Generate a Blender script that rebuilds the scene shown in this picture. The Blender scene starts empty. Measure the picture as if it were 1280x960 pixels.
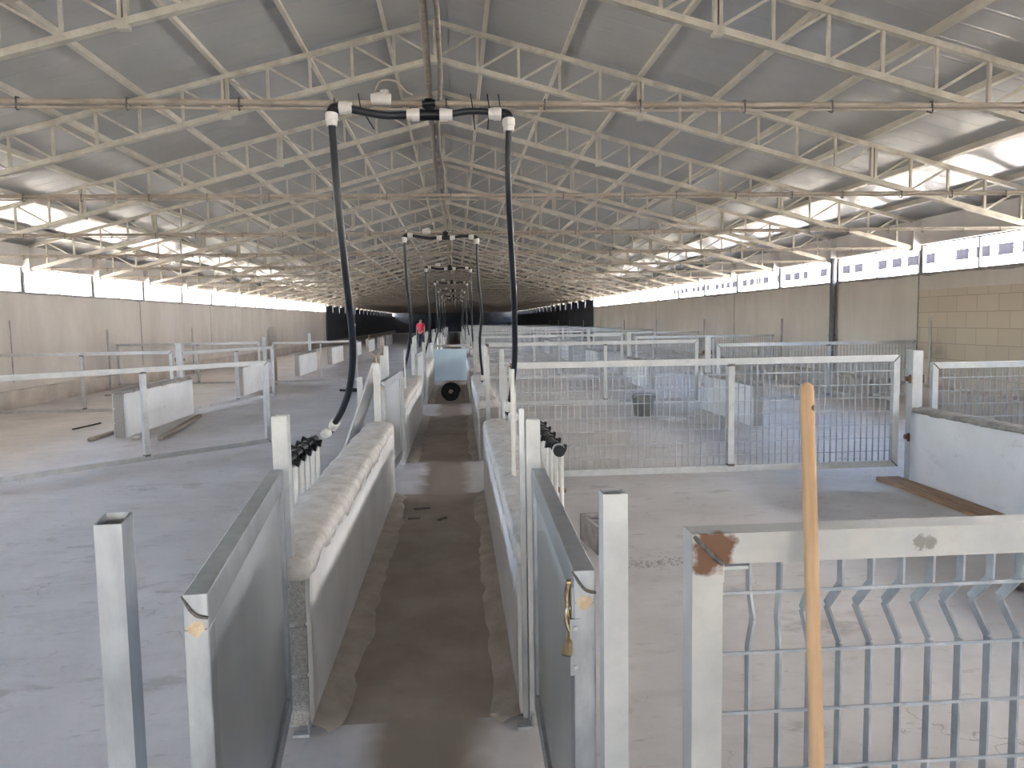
import bpy, bmesh, math, random
from mathutils import Vector, Matrix, noise
random.seed(7)
sc = bpy.context.scene
COL = sc.collection
R = math.radians

# ------------------------------------------------------------------ mesh builder
class MB:
    def __init__(s): s.v = []; s.f = []; s.sm = []
    def add(s, vs, fs, smooth=False):
        n = len(s.v); s.v += [tuple(p) for p in vs]
        for f in fs: s.f.append(tuple(i + n for i in f)); s.sm.append(smooth)
    def box(s, x0, x1, y0, y1, z0, z1):
        s.add([(x0,y0,z0),(x1,y0,z0),(x1,y1,z0),(x0,y1,z0),(x0,y0,z1),(x1,y0,z1),(x1,y1,z1),(x0,y1,z1)],
              [(3,2,1,0),(4,5,6,7),(0,1,5,4),(1,2,6,5),(2,3,7,6),(3,0,4,7)])
        return s
    def beam(s, p, q, w, h, up=(0,0,1)):
        p = Vector(p); q = Vector(q); d = (q-p).normalized(); up = Vector(up)
        a = d.cross(up)
        if a.length < 1e-5: a = d.cross(Vector((0,1,0)))
        a.normalize(); b = a.cross(d).normalized()
        vs = []
        for c in (p, q):
            for i, j in ((-1,-1),(1,-1),(1,1),(-1,1)): vs.append(c + a*(i*w/2) + b*(j*h/2))
        s.add(vs, [(3,2,1,0),(4,5,6,7),(0,1,5,4),(1,2,6,5),(2,3,7,6),(3,0,4,7)])
        return s
    def tube(s, pts, r, n=10, cap=True, smooth=True):
        pts = [Vector(p) for p in pts]
        rr = r if isinstance(r, (list, tuple)) else [r]*len(pts)
        vs = []; fs = []
        t0 = (pts[1]-pts[0]).normalized()
        a = t0.cross(Vector((0,0,1)))
        if a.length < 1e-3: a = t0.cross(Vector((0,1,0)))
        a.normalize()
        for i, p in enumerate(pts):
            t = (pts[min(i+1,len(pts)-1)] - pts[max(i-1,0)]).normalized()
            a = (a - t*a.dot(t)).normalized(); b = t.cross(a)
            for k in range(n):
                an = 2*math.pi*k/n
                vs.append(p + (a*math.cos(an) + b*math.sin(an))*rr[i])
        for i in range(len(pts)-1):
            for k in range(n):
                k2 = (k+1) % n
                fs.append((i*n+k, i*n+k2, (i+1)*n+k2, (i+1)*n+k))
        s.add(vs, fs, smooth)
        if cap:
            m = len(vs)
            s.add(vs[:n], [tuple(reversed(range(n)))]); s.add(vs[m-n:], [tuple(range(n))])
        return s
    def sqtube(s, w, h, t=.004, x=0, y=0, z=0, dep=.16, slant=0):
        a = w/2; b = a - t
        o = [(-a,-a),(a,-a),(a,a),(-a,a)]; i = [(-b,-b),(b,-b),(b,b),(-b,b)]
        zt = [h - slant, h - slant, h, h]
        vs = [(x+p, y+q, z) for p, q in o] + [(x+p, y+q, z+zz) for (p, q), zz in zip(o, zt)] + \
             [(x+p, y+q, z+zz) for (p, q), zz in zip(i, zt)] + [(x+p, y+q, z+h-dep) for p, q in i]
        fs = [(3,2,1,0)]
        for k in range(4):
            j = (k+1) % 4
            fs += [(k,j,4+j,4+k), (4+k,4+j,8+j,8+k), (8+k,8+j,12+j,12+k)]
        fs.append((12,13,14,15))
        s.add(vs, fs); return s
    def mesh(s, name, mat, bevel=0):
        me = bpy.data.meshes.new(name)
        me.from_pydata(s.v, [], s.f); me.update()
        me.polygons.foreach_set('use_smooth', s.sm)
        if mat: me.materials.append(mat)
        return me
    def build(s, name, mat, parent=None, loc=None, rotz=0, bevel=0):
        o = bpy.data.objects.new(name, s.mesh(name, mat)); COL.objects.link(o)
        if parent: o.parent = parent
        if loc: o.location = loc
        if rotz: o.rotation_euler.z = rotz
        if bevel:
            m = o.modifiers.new('bevel', 'BEVEL'); m.width = bevel; m.segments = 2; m.limit_method = 'ANGLE'
        return o

def inst(name, me, parent=None, loc=(0,0,0), rot=(0,0,0), scale=None):
    o = bpy.data.objects.new(name, me); COL.objects.link(o)
    o.location = loc; o.rotation_euler = rot
    if scale: o.scale = scale
    if parent: o.parent = parent
    return o
def tag(o, label, cat, group=None, kind=None):
    o['label'] = label; o['category'] = cat
    if group: o['group'] = group
    if kind: o['kind'] = kind
    return o
def thing(name, label, cat, loc=(0,0,0), rotz=0, group=None):
    o = bpy.data.objects.new(name, None); COL.objects.link(o)
    o.location = loc; o.rotation_euler = (0,0,rotz); o.empty_display_size = .1
    return tag(o, label, cat, group)
def copy_tree(o, parent=None):
    c = o.copy(); COL.objects.link(c); c.parent = parent
    for ch in list(o.children): copy_tree(ch, c)
    return c
ORD = ['first','second','third','fourth','fifth','sixth','seventh','eighth','ninth','tenth','eleventh','twelfth','thirteenth','fourteenth','fifteenth',
       'sixteenth','seventeenth','eighteenth','nineteenth','twentieth','twenty-first','twenty-second','twenty-third','twenty-fourth','twenty-fifth',
       'twenty-sixth','twenty-seventh','twenty-eighth','twenty-ninth','thirtieth','thirty-first','thirty-second','thirty-third','thirty-fourth','thirty-fifth',
       'thirty-sixth','thirty-seventh','thirty-eighth','thirty-ninth','fortieth']

# ------------------------------------------------------------------ materials
def mat(name, c1, c2=None, rough=.6, metal=0, scale=4, bump=0, bscale=None, detail=6, coords='Object', stretch=None, rough2=None, spec=.5, lo=.35, hi=.65, dist=.02):
    m = bpy.data.materials.new(name); m.use_nodes = True
    nt = m.node_tree; N = nt.nodes; L = nt.links
    b = N['Principled BSDF']
    b.inputs['Roughness'].default_value = rough; b.inputs['Metallic'].default_value = metal
    b.inputs['Specular IOR Level'].default_value = spec
    c2 = c2 or c1
    tc = N.new('ShaderNodeTexCoord'); src = tc.outputs[coords]
    if coords == 'World':
        pass
    if stretch:
        mp = N.new('ShaderNodeMapping'); mp.inputs['Scale'].default_value = stretch
        L.new(src, mp.inputs[0]); src = mp.outputs[0]
    n = N.new('ShaderNodeTexNoise'); n.inputs['Scale'].default_value = scale; n.inputs['Detail'].default_value = detail
    n.inputs['Roughness'].default_value = .62
    L.new(src, n.inputs[0])
    r = N.new('ShaderNodeValToRGB'); r.color_ramp.elements[0].position = lo; r.color_ramp.elements[1].position = hi
    r.color_ramp.elements[0].color = (*c1, 1); r.color_ramp.elements[1].color = (*c2, 1)
    L.new(n.outputs[0], r.inputs[0]); L.new(r.outputs[0], b.inputs['Base Color'])
    if rough2 is not None:
        mr = N.new('ShaderNodeMapRange'); mr.inputs[1].default_value = lo; mr.inputs[2].default_value = hi
        mr.inputs[3].default_value = rough; mr.inputs[4].default_value = rough2
        L.new(n.outputs[0], mr.inputs[0]); L.new(mr.outputs[0], b.inputs['Roughness'])
    if bump:
        n2 = N.new('ShaderNodeTexNoise'); n2.inputs['Scale'].default_value = bscale or scale*4; n2.inputs['Detail'].default_value = 8
        L.new(src, n2.inputs[0])
        bp = N.new('ShaderNodeBump'); bp.inputs['Strength'].default_value = bump; bp.inputs['Distance'].default_value = dist
        L.new(n2.outputs[0], bp.inputs['Height']); L.new(bp.outputs[0], b.inputs['Normal'])
    m['ramp'] = r.name
    return m
def basecol(m):
    return m.node_tree.nodes[m['ramp']].outputs[0], m.node_tree.nodes['Principled BSDF']
def overlay(m, fac_builder, col):
    nt = m.node_tree; N = nt.nodes; L = nt.links; b = N['Principled BSDF']
    cur = b.inputs['Base Color'].links[0].from_socket
    mx = N.new('ShaderNodeMix'); mx.data_type = 'RGBA'
    L.new(cur, mx.inputs[6]); mx.inputs[7].default_value = (*col, 1)
    L.new(fac_builder(N, L), mx.inputs[0]); L.new(mx.outputs[2], b.inputs['Base Color'])
def noise_fac(scale, lo, hi, stretch=None, coords='Object', detail=8, amount=1, offset=(0,0,0)):
    def fb(N, L):
        tc = N.new('ShaderNodeTexCoord'); mp = N.new('ShaderNodeMapping')
        mp.inputs['Scale'].default_value = stretch or (1,1,1); mp.inputs['Location'].default_value = offset
        L.new(tc.outputs[coords], mp.inputs[0])
        n = N.new('ShaderNodeTexNoise'); n.inputs['Scale'].default_value = scale; n.inputs['Detail'].default_value = detail
        n.inputs['Roughness'].default_value = .65
        L.new(mp.outputs[0], n.inputs[0])
        r = N.new('ShaderNodeMapRange'); r.inputs[1].default_value = lo; r.inputs[2].default_value = hi; r.inputs[4].default_value = amount
        L.new(n.outputs[0], r.inputs[0]); return r.outputs[0]
    return fb
def ball_fac(c, rad, wob=.5, nscale=30):
    def fb(N, L):
        tc = N.new('ShaderNodeTexCoord')
        d = N.new('ShaderNodeVectorMath'); d.operation = 'DISTANCE'; d.inputs[1].default_value = c
        L.new(tc.outputs['Object'], d.inputs[0])
        n = N.new('ShaderNodeTexNoise'); n.inputs['Scale'].default_value = nscale; n.inputs['Detail'].default_value = 6
        L.new(tc.outputs['Object'], n.inputs[0])
        a = N.new('ShaderNodeMath'); a.operation = 'MULTIPLY_ADD'; a.inputs[1].default_value = rad*wob*2; 
        L.new(n.outputs[0], a.inputs[0]); L.new(d.outputs['Value'], a.inputs[2])
        r = N.new('ShaderNodeMapRange'); r.inputs[1].default_value = rad*(1+wob); r.inputs[2].default_value = rad*(.7+wob)
        r.inputs[3].default_value = 0; r.inputs[4].default_value = 1
        L.new(a.outputs[0], r.inputs[0]); return r.outputs[0]
    return fb

M = {}
GA, GB = (.27,.29,.315), (.40,.42,.445)
M['galv'] = mat('galvanised_steel', GA, GB, rough=.34, rough2=.46, metal=.7, scale=14, bump=.03, bscale=60, stretch=(1,1,.35))
M['galv_new'] = mat('bright_galvanised_tube', (.35,.36,.375), (.44,.45,.455), rough=.42, rough2=.55, metal=.3, scale=10, bump=.02, bscale=50)
overlay(M['galv_new'], noise_fac(6, .6, .8, amount=.5), (.25,.235,.20))
M['galv_sheet'] = mat('galvanised_sheet', (.36,.39,.42), (.52,.545,.57), rough=.30, rough2=.38, metal=.6, scale=1.2, detail=2, stretch=(1,1.5,.5))
M['wire'] = mat('galvanised_wire', (.25,.275,.31), (.36,.385,.42), rough=.4, metal=.5, scale=12)
M['rust'] = mat('rusty_weld', (.07,.035,.02), (.19,.095,.05), rough=.85, scale=70, bump=.5, bscale=120)
M['rust_light'] = mat('pale_rust_stain', (.38,.28,.17), (.47,.40,.30), rough=.7, scale=50)
M['weld'] = mat('dark_weld', (.05,.046,.043), (.15,.14,.135), rough=.6, metal=.4, scale=80, bump=.4, bscale=150)
M['truss'] = mat('cream_painted_steel', (.25,.232,.195), (.365,.345,.295), rough=.5, scale=5)
overlay(M['truss'], noise_fac(3, .6, .78, amount=.6), (.19,.155,.12))
M['tie'] = mat('rusty_cream_pipe', (.20,.165,.13), (.33,.285,.235), rough=.6, scale=9, stretch=(1,4,4))
M['roof'] = mat('grey_roof_sheet', (.355,.36,.36), (.385,.385,.38), rough=.25, metal=.2, scale=.7, detail=3)
M['purlin'] = mat('cream_purlin', (.33,.305,.255), (.42,.39,.335), rough=.5, scale=3)
# floor concrete
M['floor'] = mat('power_floated_concrete', (.405,.385,.38), (.59,.57,.575), rough=.5, rough2=.62, scale=.8, bump=.35, bscale=7, lo=.3, hi=.7)
overlay(M['floor'], noise_fac(.35, .56, .72, amount=.45, offset=(3,1,0)), (.33,.30,.28))
overlay(M['floor'], noise_fac(1.3, .60, .66, stretch=(1,1.6,1), amount=.55, offset=(7,2,0)), (.26,.235,.22))
overlay(M['floor'], noise_fac(5, .6, .66, stretch=(1,2.4,1), amount=.45), (.27,.25,.24))
overlay(M['floor'], noise_fac(2.2, .52, .62, stretch=(1,2.2,1), amount=.3, offset=(1,9,0)), (.36,.335,.33))
def cracks(N, L):
    tc = N.new('ShaderNodeTexCoord'); n = N.new('ShaderNodeTexNoise'); n.inputs['Scale'].default_value = 1.1; n.inputs['Detail'].default_value = 7
    L.new(tc.outputs['Object'], n.inputs[0])
    a = N.new('ShaderNodeMath'); a.operation = 'SUBTRACT'; a.inputs[1].default_value = .5; L.new(n.outputs[0], a.inputs[0])
    ab = N.new('ShaderNodeMath'); ab.operation = 'ABSOLUTE'; L.new(a.outputs[0], ab.inputs[0])
    r = N.new('ShaderNodeMapRange'); r.inputs[1].default_value = 0; r.inputs[2].default_value = .0035; r.inputs[3].default_value = 1; r.inputs[4].default_value = 0
    L.new(ab.outputs[0], r.inputs[0])
    n2 = N.new('ShaderNodeTexNoise'); n2.inputs['Scale'].default_value = 1.7; L.new(tc.outputs['Object'], n2.inputs[0])
    r2 = N.new('ShaderNodeMapRange'); r2.inputs[1].default_value = .5; r2.inputs[2].default_value = .62; r2.inputs[4].default_value = .7; L.new(n2.outputs[0], r2.inputs[0])
    m = N.new('ShaderNodeMath'); m.operation = 'MULTIPLY'; L.new(r.outputs[0], m.inputs[0]); L.new(r2.outputs[0], m.inputs[1]); return m.outputs[0]
overlay(M['floor'], cracks, (.17,.155,.15))
M['strip'] = mat('dull_sheet_strip', (.33,.325,.32), (.42,.415,.41), rough=.6, scale=3, stretch=(4,4,.5))
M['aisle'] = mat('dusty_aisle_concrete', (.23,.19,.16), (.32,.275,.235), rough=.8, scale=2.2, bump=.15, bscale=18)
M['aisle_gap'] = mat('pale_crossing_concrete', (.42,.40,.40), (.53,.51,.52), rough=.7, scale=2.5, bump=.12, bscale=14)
def track(N, L):
    tc = N.new('ShaderNodeTexCoord'); sx = N.new('ShaderNodeSeparateXYZ'); L.new(tc.outputs['Object'], sx.inputs[0])
    n = N.new('ShaderNodeTexNoise'); n.inputs['Scale'].default_value = 4; L.new(tc.outputs['Object'], n.inputs[0])
    a = N.new('ShaderNodeMath'); a.operation = 'ADD'; a.inputs[1].default_value = .15; L.new(sx.outputs[0], a.inputs[0])
    ab = N.new('ShaderNodeMath'); ab.operation = 'ABSOLUTE'; L.new(a.outputs[0], ab.inputs[0])
    ad = N.new('ShaderNodeMath'); ad.operation = 'MULTIPLY_ADD'; ad.inputs[1].default_value = .22; L.new(n.outputs[0], ad.inputs[0]); L.new(ab.outputs[0], ad.inputs[2])
    r = N.new('ShaderNodeMapRange'); r.inputs[1].default_value = .27; r.inputs[2].default_value = .38; r.inputs[3].default_value = .9; r.inputs[4].default_value = 0
    L.new(ad.outputs[0], r.inputs[0]); return r.outputs[0]
overlay(M['aisle_gap'], track, (.25,.21,.18))
M['wall'] = mat('stained_concrete_panel', (.48,.44,.40), (.58,.54,.50), rough=.85, scale=.8, bump=.1, bscale=20, stretch=(1,1,.5))
overlay(M['wall'], noise_fac(1.4, .5, .75, stretch=(1,1.5,.2), amount=.35), (.36,.32,.28))
M['wall_up'] = mat('pale_wall_render', (.52,.49,.46), (.63,.60,.57), rough=.85, scale=1.2, bump=.1, bscale=20)
M['plinth'] = mat('dirty_plinth', (.36,.31,.265), (.48,.425,.375), rough=.9, scale=2, bump=.25, bscale=16)
M['blockwall'] = None
M['block'] = mat('concrete_block', (.26,.25,.24), (.40,.385,.37), rough=.95, scale=60, bump=.8, bscale=120)
M['plaster'] = mat('trowelled_plaster', (.57,.565,.57), (.67,.665,.67), rough=.85, scale=2.5, bump=.25, bscale=14)
overlay(M['plaster'], noise_fac(5, .6, .72, amount=.4), (.40,.375,.35))
M['mortar'] = mat('rough_mortar', (.48,.455,.43), (.64,.615,.59), rough=.95, scale=9, bump=.55, bscale=22, dist=.018)
overlay(M['mortar'], noise_fac(13, .56, .68, amount=.5), (.30,.275,.25))
M['fillet'] = mat('dusty_mortar_strip', (.33,.285,.245), (.43,.385,.34), rough=.95, scale=6, bump=.6, bscale=24)
M['paint'] = mat('whitewashed_render', (.60,.61,.635), (.70,.71,.73), rough=.75, scale=1.6, bump=.12, bscale=10)
overlay(M['paint'], noise_fac(3, .62, .72, stretch=(1,1,2.5), amount=.6), (.42,.42,.43))
M['darkmortar'] = mat('dark_wet_mortar', (.20,.185,.18), (.33,.315,.30), rough=.9, scale=9, bump=.5, bscale=30)
M['black'] = mat('black_polyethylene', (.005,.006,.008), (.009,.010,.013), rough=.35, scale=8, spec=.22)
M['hose'] = mat('blue_black_hose', (.007,.009,.014), (.012,.015,.022), rough=.36, scale=8, spec=.28)
M['pvc'] = mat('white_plastic', (.47,.46,.435), (.56,.55,.52), rough=.4, scale=9)
M['wood'] = mat('turned_pine', (.30,.185,.105), (.42,.285,.175), rough=.65, spec=.25, scale=6, stretch=(6,6,.35), bump=.05, bscale=30)
overlay(M['wood'], ball_fac((.007,-.011,1.44), .006, .35, 60), (.05,.025,.012))
overlay(M['wood'], noise_fac(40, .55, .7, stretch=(1,1,.05), amount=.5), (.22,.125,.065))
M['plank'] = mat('weathered_plank', (.22,.135,.08), (.36,.245,.16), rough=.85, scale=5, stretch=(6,.6,6), bump=.3, bscale=20)
M['greywood'] = mat('grey_batten', (.20,.17,.145), (.31,.27,.235), rough=.85, scale=6, stretch=(5,.6,5), bump=.2)
M['brass'] = mat('yellow_zinc_latch', (.16,.105,.06), (.36,.28,.18), rough=.3, metal=.9, scale=25)
M['blue'] = mat('pale_blue_gate_sheet', (.58,.77,.95), (.62,.80,.97), rough=.45, scale=1.5)
M['darksteel'] = mat('dark_grey_pipe', (.075,.075,.085), (.12,.12,.13), rough=.5, scale=4)
M['greyrod'] = mat('grey_steel_rod', (.30,.29,.285), (.40,.39,.38), rough=.5, metal=.3, scale=8)
M['mullion'] = mat('grey_mullion', (.10,.10,.10), (.15,.15,.145), rough=.6, scale=3)
M['rear'] = mat('rear_gloom_tone', (.05,.054,.068), (.075,.08,.098), rough=.9, scale=1)  # darkness of the unlit rear is put into this wall colour
M['white_wall'] = mat('white_render', (.80,.80,.79), (.86,.86,.85), rough=.8, scale=.5)
M['window_dark'] = mat('dark_window', (.006,.006,.008), (.010,.010,.012), rough=.8, scale=2, spec=0)
M['ground'] = mat('pale_dry_ground', (.50,.45,.37), (.62,.57,.49), rough=.95, scale=.4)
M['bucket'] = mat('grey_green_plastic', (.11,.118,.11), (.17,.178,.168), rough=.55, scale=7)
M['bag'] = mat('white_plastic_film', (.80,.80,.80), (.88,.88,.88), rough=.4, scale=5)
M['orange'] = mat('orange_twine', (.42,.26,.07), (.52,.34,.12), rough=.6, scale=20)
M['red'] = mat('red_cloth', (.55,.03,.08), (.68,.06,.12), rough=.9, scale=8)
M['skin'] = mat('skin', (.42,.24,.17), (.48,.29,.2), rough=.6, scale=5)
M['trouser'] = mat('dark_trousers', (.03,.035,.05), (.05,.055,.075), rough=.9, scale=8)
M['hair'] = mat('dark_hair', (.012,.01,.009), (.02,.017,.014), rough=.7, scale=20)
M['stone'] = mat('grey_rubble', (.26,.25,.24), (.4,.385,.37), rough=.95, scale=9, bump=.5, bscale=30)
M['scrap'] = mat('dark_scrap', (.06,.05,.045), (.11,.095,.085), rough=.8, scale=20)
M['rail_near'] = mat('scuffed_galvanised_rail', (.31,.315,.32), (.38,.38,.37), rough=.42, rough2=.52, metal=.3, scale=8, bump=.02, bscale=50)
overlay(M['rail_near'], noise_fac(5, .58, .7, amount=.45, offset=(0,4,0)), (.30,.27,.21))
overlay(M['rail_near'], ball_fac((.038,-.03,1.166), .048, .75, 34), (.105,.05,.026))
overlay(M['rail_near'], ball_fac((.438,-.03,1.17), .017, .9, 90), (.17,.165,.155))
overlay(M['rail_near'], ball_fac((.458,-.03,1.168), .014, .9, 90), (.17,.165,.155))
def block_mat(name, c1, c2, cm, bw, bh, axis='X'):
    m = bpy.data.materials.new(name); m.use_nodes = True; nt = m.node_tree; N = nt.nodes; L = nt.links; b = N['Principled BSDF']
    b.inputs['Roughness'].default_value = .9
    tc = N.new('ShaderNodeTexCoord'); sx = N.new('ShaderNodeSeparateXYZ'); cx = N.new('ShaderNodeCombineXYZ')
    L.new(tc.outputs['Object'], sx.inputs[0]); L.new(sx.outputs[1], cx.inputs[0]); L.new(sx.outputs[2], cx.inputs[1])
    br = N.new('ShaderNodeTexBrick'); br.inputs['Scale'].default_value = 1; br.inputs['Brick Width'].default_value = bw; br.inputs['Row Height'].default_value = bh
    br.inputs['Mortar Size'].default_value = .006; br.inputs['Color1'].default_value = (*c1,1); br.inputs['Color2'].default_value = (*c2,1); br.inputs['Mortar'].default_value = (*cm,1)
    L.new(cx.outputs[0], br.inputs['Vector']); L.new(br.outputs[0], b.inputs['Base Color'])
    return m
M['blockwall'] = block_mat('tan_block_wall', (.46,.39,.31), (.51,.44,.355), (.33,.28,.23), .5, .27)

# ------------------------------------------------------------------ dimensions
XL, XR, RX = -8.85, 8.4, -.2
SL = .265; ZR = 5.54
def ztop(x): return ZR - abs(x-RX)*SL          # top chord of the trusses
YB, YE = -16.0, 110.0
SILL, HEAD = 2.32, 2.84
DT = 3.05
TY = [1.22 + DT*i for i in range(0, 36)]; TYB = [1.22 - DT*i for i in range(1, 6)]

# ------------------------------------------------------------------ setting
def struct(o, label, cat): return tag(o, label, cat, kind='structure')
b = MB().box(XL-.2, -.62, YB, YE, -.2, 0); struct(b.build('floor', M['floor']), 'grey concrete floor of the pens left of the aisle', 'floor')
b = MB().box(.24, XR+.2, YB, YE, -.2, 0); struct(b.build('floor', M['floor']), 'grey concrete floor of the pens right of the aisle', 'floor')
WALLS = [(2.95,7.0),(8.6,12.85),(14.7,19.0),(20.75,25.1),(26.8,31.2),(32.9,37.3),(39.0,43.4),(45.1,49.5),(51.2,55.6),(57.3,61.7)]
prev = YB
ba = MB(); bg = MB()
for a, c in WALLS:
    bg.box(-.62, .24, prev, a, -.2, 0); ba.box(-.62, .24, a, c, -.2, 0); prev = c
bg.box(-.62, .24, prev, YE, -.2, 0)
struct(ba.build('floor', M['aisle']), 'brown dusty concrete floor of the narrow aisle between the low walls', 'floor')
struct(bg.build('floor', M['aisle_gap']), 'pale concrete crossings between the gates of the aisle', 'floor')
struct(MB().box(-90, 90, -60, 200, -.5, -.22).build('ground', M['ground']), 'pale dry ground outside the barn', 'ground')

# side walls, sill high, and the strip of wall above the window band
struct(MB().box(XR, XR+.2, 46.4, YE, 0, SILL).build('wall_right', M['rear']), 'side wall darkened in colour for the unlit rear on the right', 'wall')
struct(MB().box(XL-.2, XL, 52.5, YE, 0, SILL).build('wall_left', M['rear']), 'side wall darkened in colour for the unlit rear on the left', 'wall')
b = MB().box(XR, XR+.2, YB, 46.4, 0, SILL)
struct(b.build('wall_right', M['wall']), 'beige concrete side wall below the right window band', 'wall')
b = MB().box(XL-.2, XL, YB, 52.5, 0, SILL)
struct(b.build('wall_left', M['wall']), 'beige concrete side wall below the left window band', 'wall')
b = MB().box(XR, XR+.2, YB, YE, HEAD, ztop(XR)+.04)
struct(b.build('wall_right', M['wall_up']), 'pale strip of wall above the right window band', 'wall')
b = MB().box(XL-.2, XL, YB, YE, HEAD, ztop(XL)+.04)
struct(b.build('wall_left', M['wall_up']), 'pale strip of wall above the left window band', 'wall')
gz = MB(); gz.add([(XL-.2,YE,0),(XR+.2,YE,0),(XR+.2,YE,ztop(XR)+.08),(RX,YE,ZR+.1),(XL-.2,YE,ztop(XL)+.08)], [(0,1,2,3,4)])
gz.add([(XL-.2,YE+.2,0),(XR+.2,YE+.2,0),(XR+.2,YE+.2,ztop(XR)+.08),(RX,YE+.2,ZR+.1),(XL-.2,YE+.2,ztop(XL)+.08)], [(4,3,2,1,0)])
struct(gz.build('wall_back', M['rear']), 'far end wall of the barn, darkened in colour for the unlit rear', 'wall')
fw = MB().box(XL-.2, -3.2, YB-.2, YB, 0, HEAD).box(2.4, XR+.2, YB-.2, YB, 0, HEAD)  # unseen end wall, added to cut the light coming from behind
fw.add([(XL-.2,YB,HEAD),(XR+.2,YB,HEAD),(XR+.2,YB,ztop(XR)+.08),(RX,YB,ZR+.1),(XL-.2,YB,ztop(XL)+.08)], [(4,3,2,1,0)])
struct(fw.build('wall_front', M['wall']), 'unseen end wall added behind the camera, with an open doorway', 'wall')
# block infill and ragged sills, plinths
b = MB().box(XR-.025, XR+.02, 4.5, 13.3, .3, 2.02)
struct(b.build('wall_right', M['blockwall']), 'bare tan block infill on the right wall at the frame edge', 'wall')
def ragged(x, y0, y1, w, z, name, m, label, cat):
    bb = MB(); n = int((y1-y0)/.25); vs = []; fs = []
    for i in range(n+1):
        y = y0 + (y1-y0)*i/n
        lo = z - .03 - .05*max(0, noise.noise((x, y*1.7, 3)))- .03*max(0, noise.noise((x, y*6, 1)))
        vs += [(x, y, lo), (x+w, y, lo), (x+w, y, z+.012), (x, y, z+.012)]
    for i in range(n):
        for k in range(4):
            k2 = (k+1) % 4; fs.append((i*4+k, i*4+k2, i*4+4+k2, i*4+4+k))
    bb.add(vs, fs); return struct(bb.build(name, m), label, cat)
ragged(XR-.015, YB, 46.4, .05, SILL, 'trim_1', M['darkmortar'], 'chipped grey sill edge under the right window band', 'window sill')
ragged(XL-.03, YB, 52.5, .045, SILL, 'trim_2', M['darkmortar'], 'chipped grey sill edge under the left window band', 'window sill')
struct(MB().box(XL, XL+.09, YB, YE, 0, .36).build('baseboard_left', M['plinth']), 'low dirty concrete plinth along the left wall', 'plinth')
struct(MB().box(XR-.45, XR, 7.3, YE, 0, .34).build('baseboard_right', M['plinth']), 'low dirty concrete plinth along the right wall', 'plinth')
# panel joints: shallow dark strips
for i, y in enumerate([15.8, 22.1, 28.2]):
    struct(MB().box(XL, XL+.012, y-.012, y+.012, .5, 1.75 if i == 0 else SILL-.03).build('trim_%d' % (3+i), M['darkmortar']), '%s thin dark joint in the left wall' % ORD[i], 'wall joint')
for i, y in enumerate([13.36, 22.6, 31.7]):
    struct(MB().box(XR-.012, XR, y-.01, y+.01, .4, SILL-.03).build('trim_%d' % (6+i), M['darkmortar']), '%s thin joint in the right wall' % ORD[i], 'wall joint')

# window bands: every bay is a frame of thin mullions; beyond the open part the band is boarded with a slit left open
wn = 1
for side, x, yend, lab in (('right', XR+.1, 46.4, 'right'), ('left', XL-.1, 52.5, 'left')):
    for i in range(35):
        y0 = TY[i]; y1 = y0 + DT
        if i == 0: y0 = YB
        bb = MB()
        if y1 < yend + .5:
            bb.box(x-.035, x+.035, y1-.05, y1+.05, SILL, HEAD)
            bb.box(x-.02, x+.02, y1-DT/2-.018, y1-DT/2+.018, SILL, HEAD)
            bb.box(x-.02, x+.02, y1-DT+.10, y1-DT+.13, SILL, HEAD)
            bb.box(x-.02, x+.02, y0, y1, SILL-.01, SILL+.02)
            bb.box(x-.02, x+.02, y0, y1, HEAD-.02, HEAD+.01)
            o = bb.build('window_%d' % wn, M['mullion'])
            struct(o, '%s open window bay of the bright %s band, from the camera' % (ORD[i], lab), 'window')
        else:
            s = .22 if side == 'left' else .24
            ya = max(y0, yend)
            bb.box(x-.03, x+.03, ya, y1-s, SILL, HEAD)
            o = bb.build('window_%d' % wn, M['rear'])  # boards share the darkened rear tone
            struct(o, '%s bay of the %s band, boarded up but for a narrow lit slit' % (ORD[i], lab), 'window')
        wn += 1

# roof sheets with ribs running down the slope
def roof(side):
    x0 = RX; x1 = (XR+.55) if side > 0 else (XL-.95)
    prof = []; y = YB
    while y < YE:
        prof += [(y,0),(y+.29,0),(y+.30,.0022),(y+.325,.0022),(y+.335,0)]; y += .335
    vs = []; fs = []
    for (yy, dz) in prof:
        vs.append((x0, yy, ZR+.10+dz)); vs.append((x1, yy, ztop(x1)+.10+dz))
    for i in range(len(prof)-1): fs.append((2*i, 2*i+2, 2*i+3, 2*i+1))
    n = len(vs)
    vs += [(a, c, d+.05) for a, c, d in vs]
    for i in range(len(prof)-1): fs.append((n+2*i+1, n+2*i+3, n+2*i+2, n+2*i))
    bb = MB(); bb.add(vs, fs); return bb
struct(roof(1).build('ceiling', M['roof']), 'grey ribbed sheet roof slope on the right side', 'roof')
struct(roof(-1).build('ceiling', M['roof']), 'grey ribbed sheet roof slope on the left side', 'roof')
struct(MB().box(RX-.16, RX+.16, YB, YE, ZR+.045, ZR+.062).build('trim_9', M['roof']), 'flat grey ridge capping under the roof peak', 'ridge')
PUR = [.65, 1.7, 2.75, 3.8, 4.85, 5.9, 6.95, 8.0]
pn = 0
for s in (-1, 1):
    for k, d in enumerate(PUR):
        x = RX + s*d; z = ztop(x) + .055
        o = MB().beam((x, YB, z), (x, YE, z), .05, .085, (s*SL, 0, 1)).build('purlin', M['purlin'])
        tag(o, 'cream roof purlin on the %s slope, %s from the ridge' % ('left' if s < 0 else 'right', ORD[k]), 'purlin', 'roof purlins', 'structure')

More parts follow.
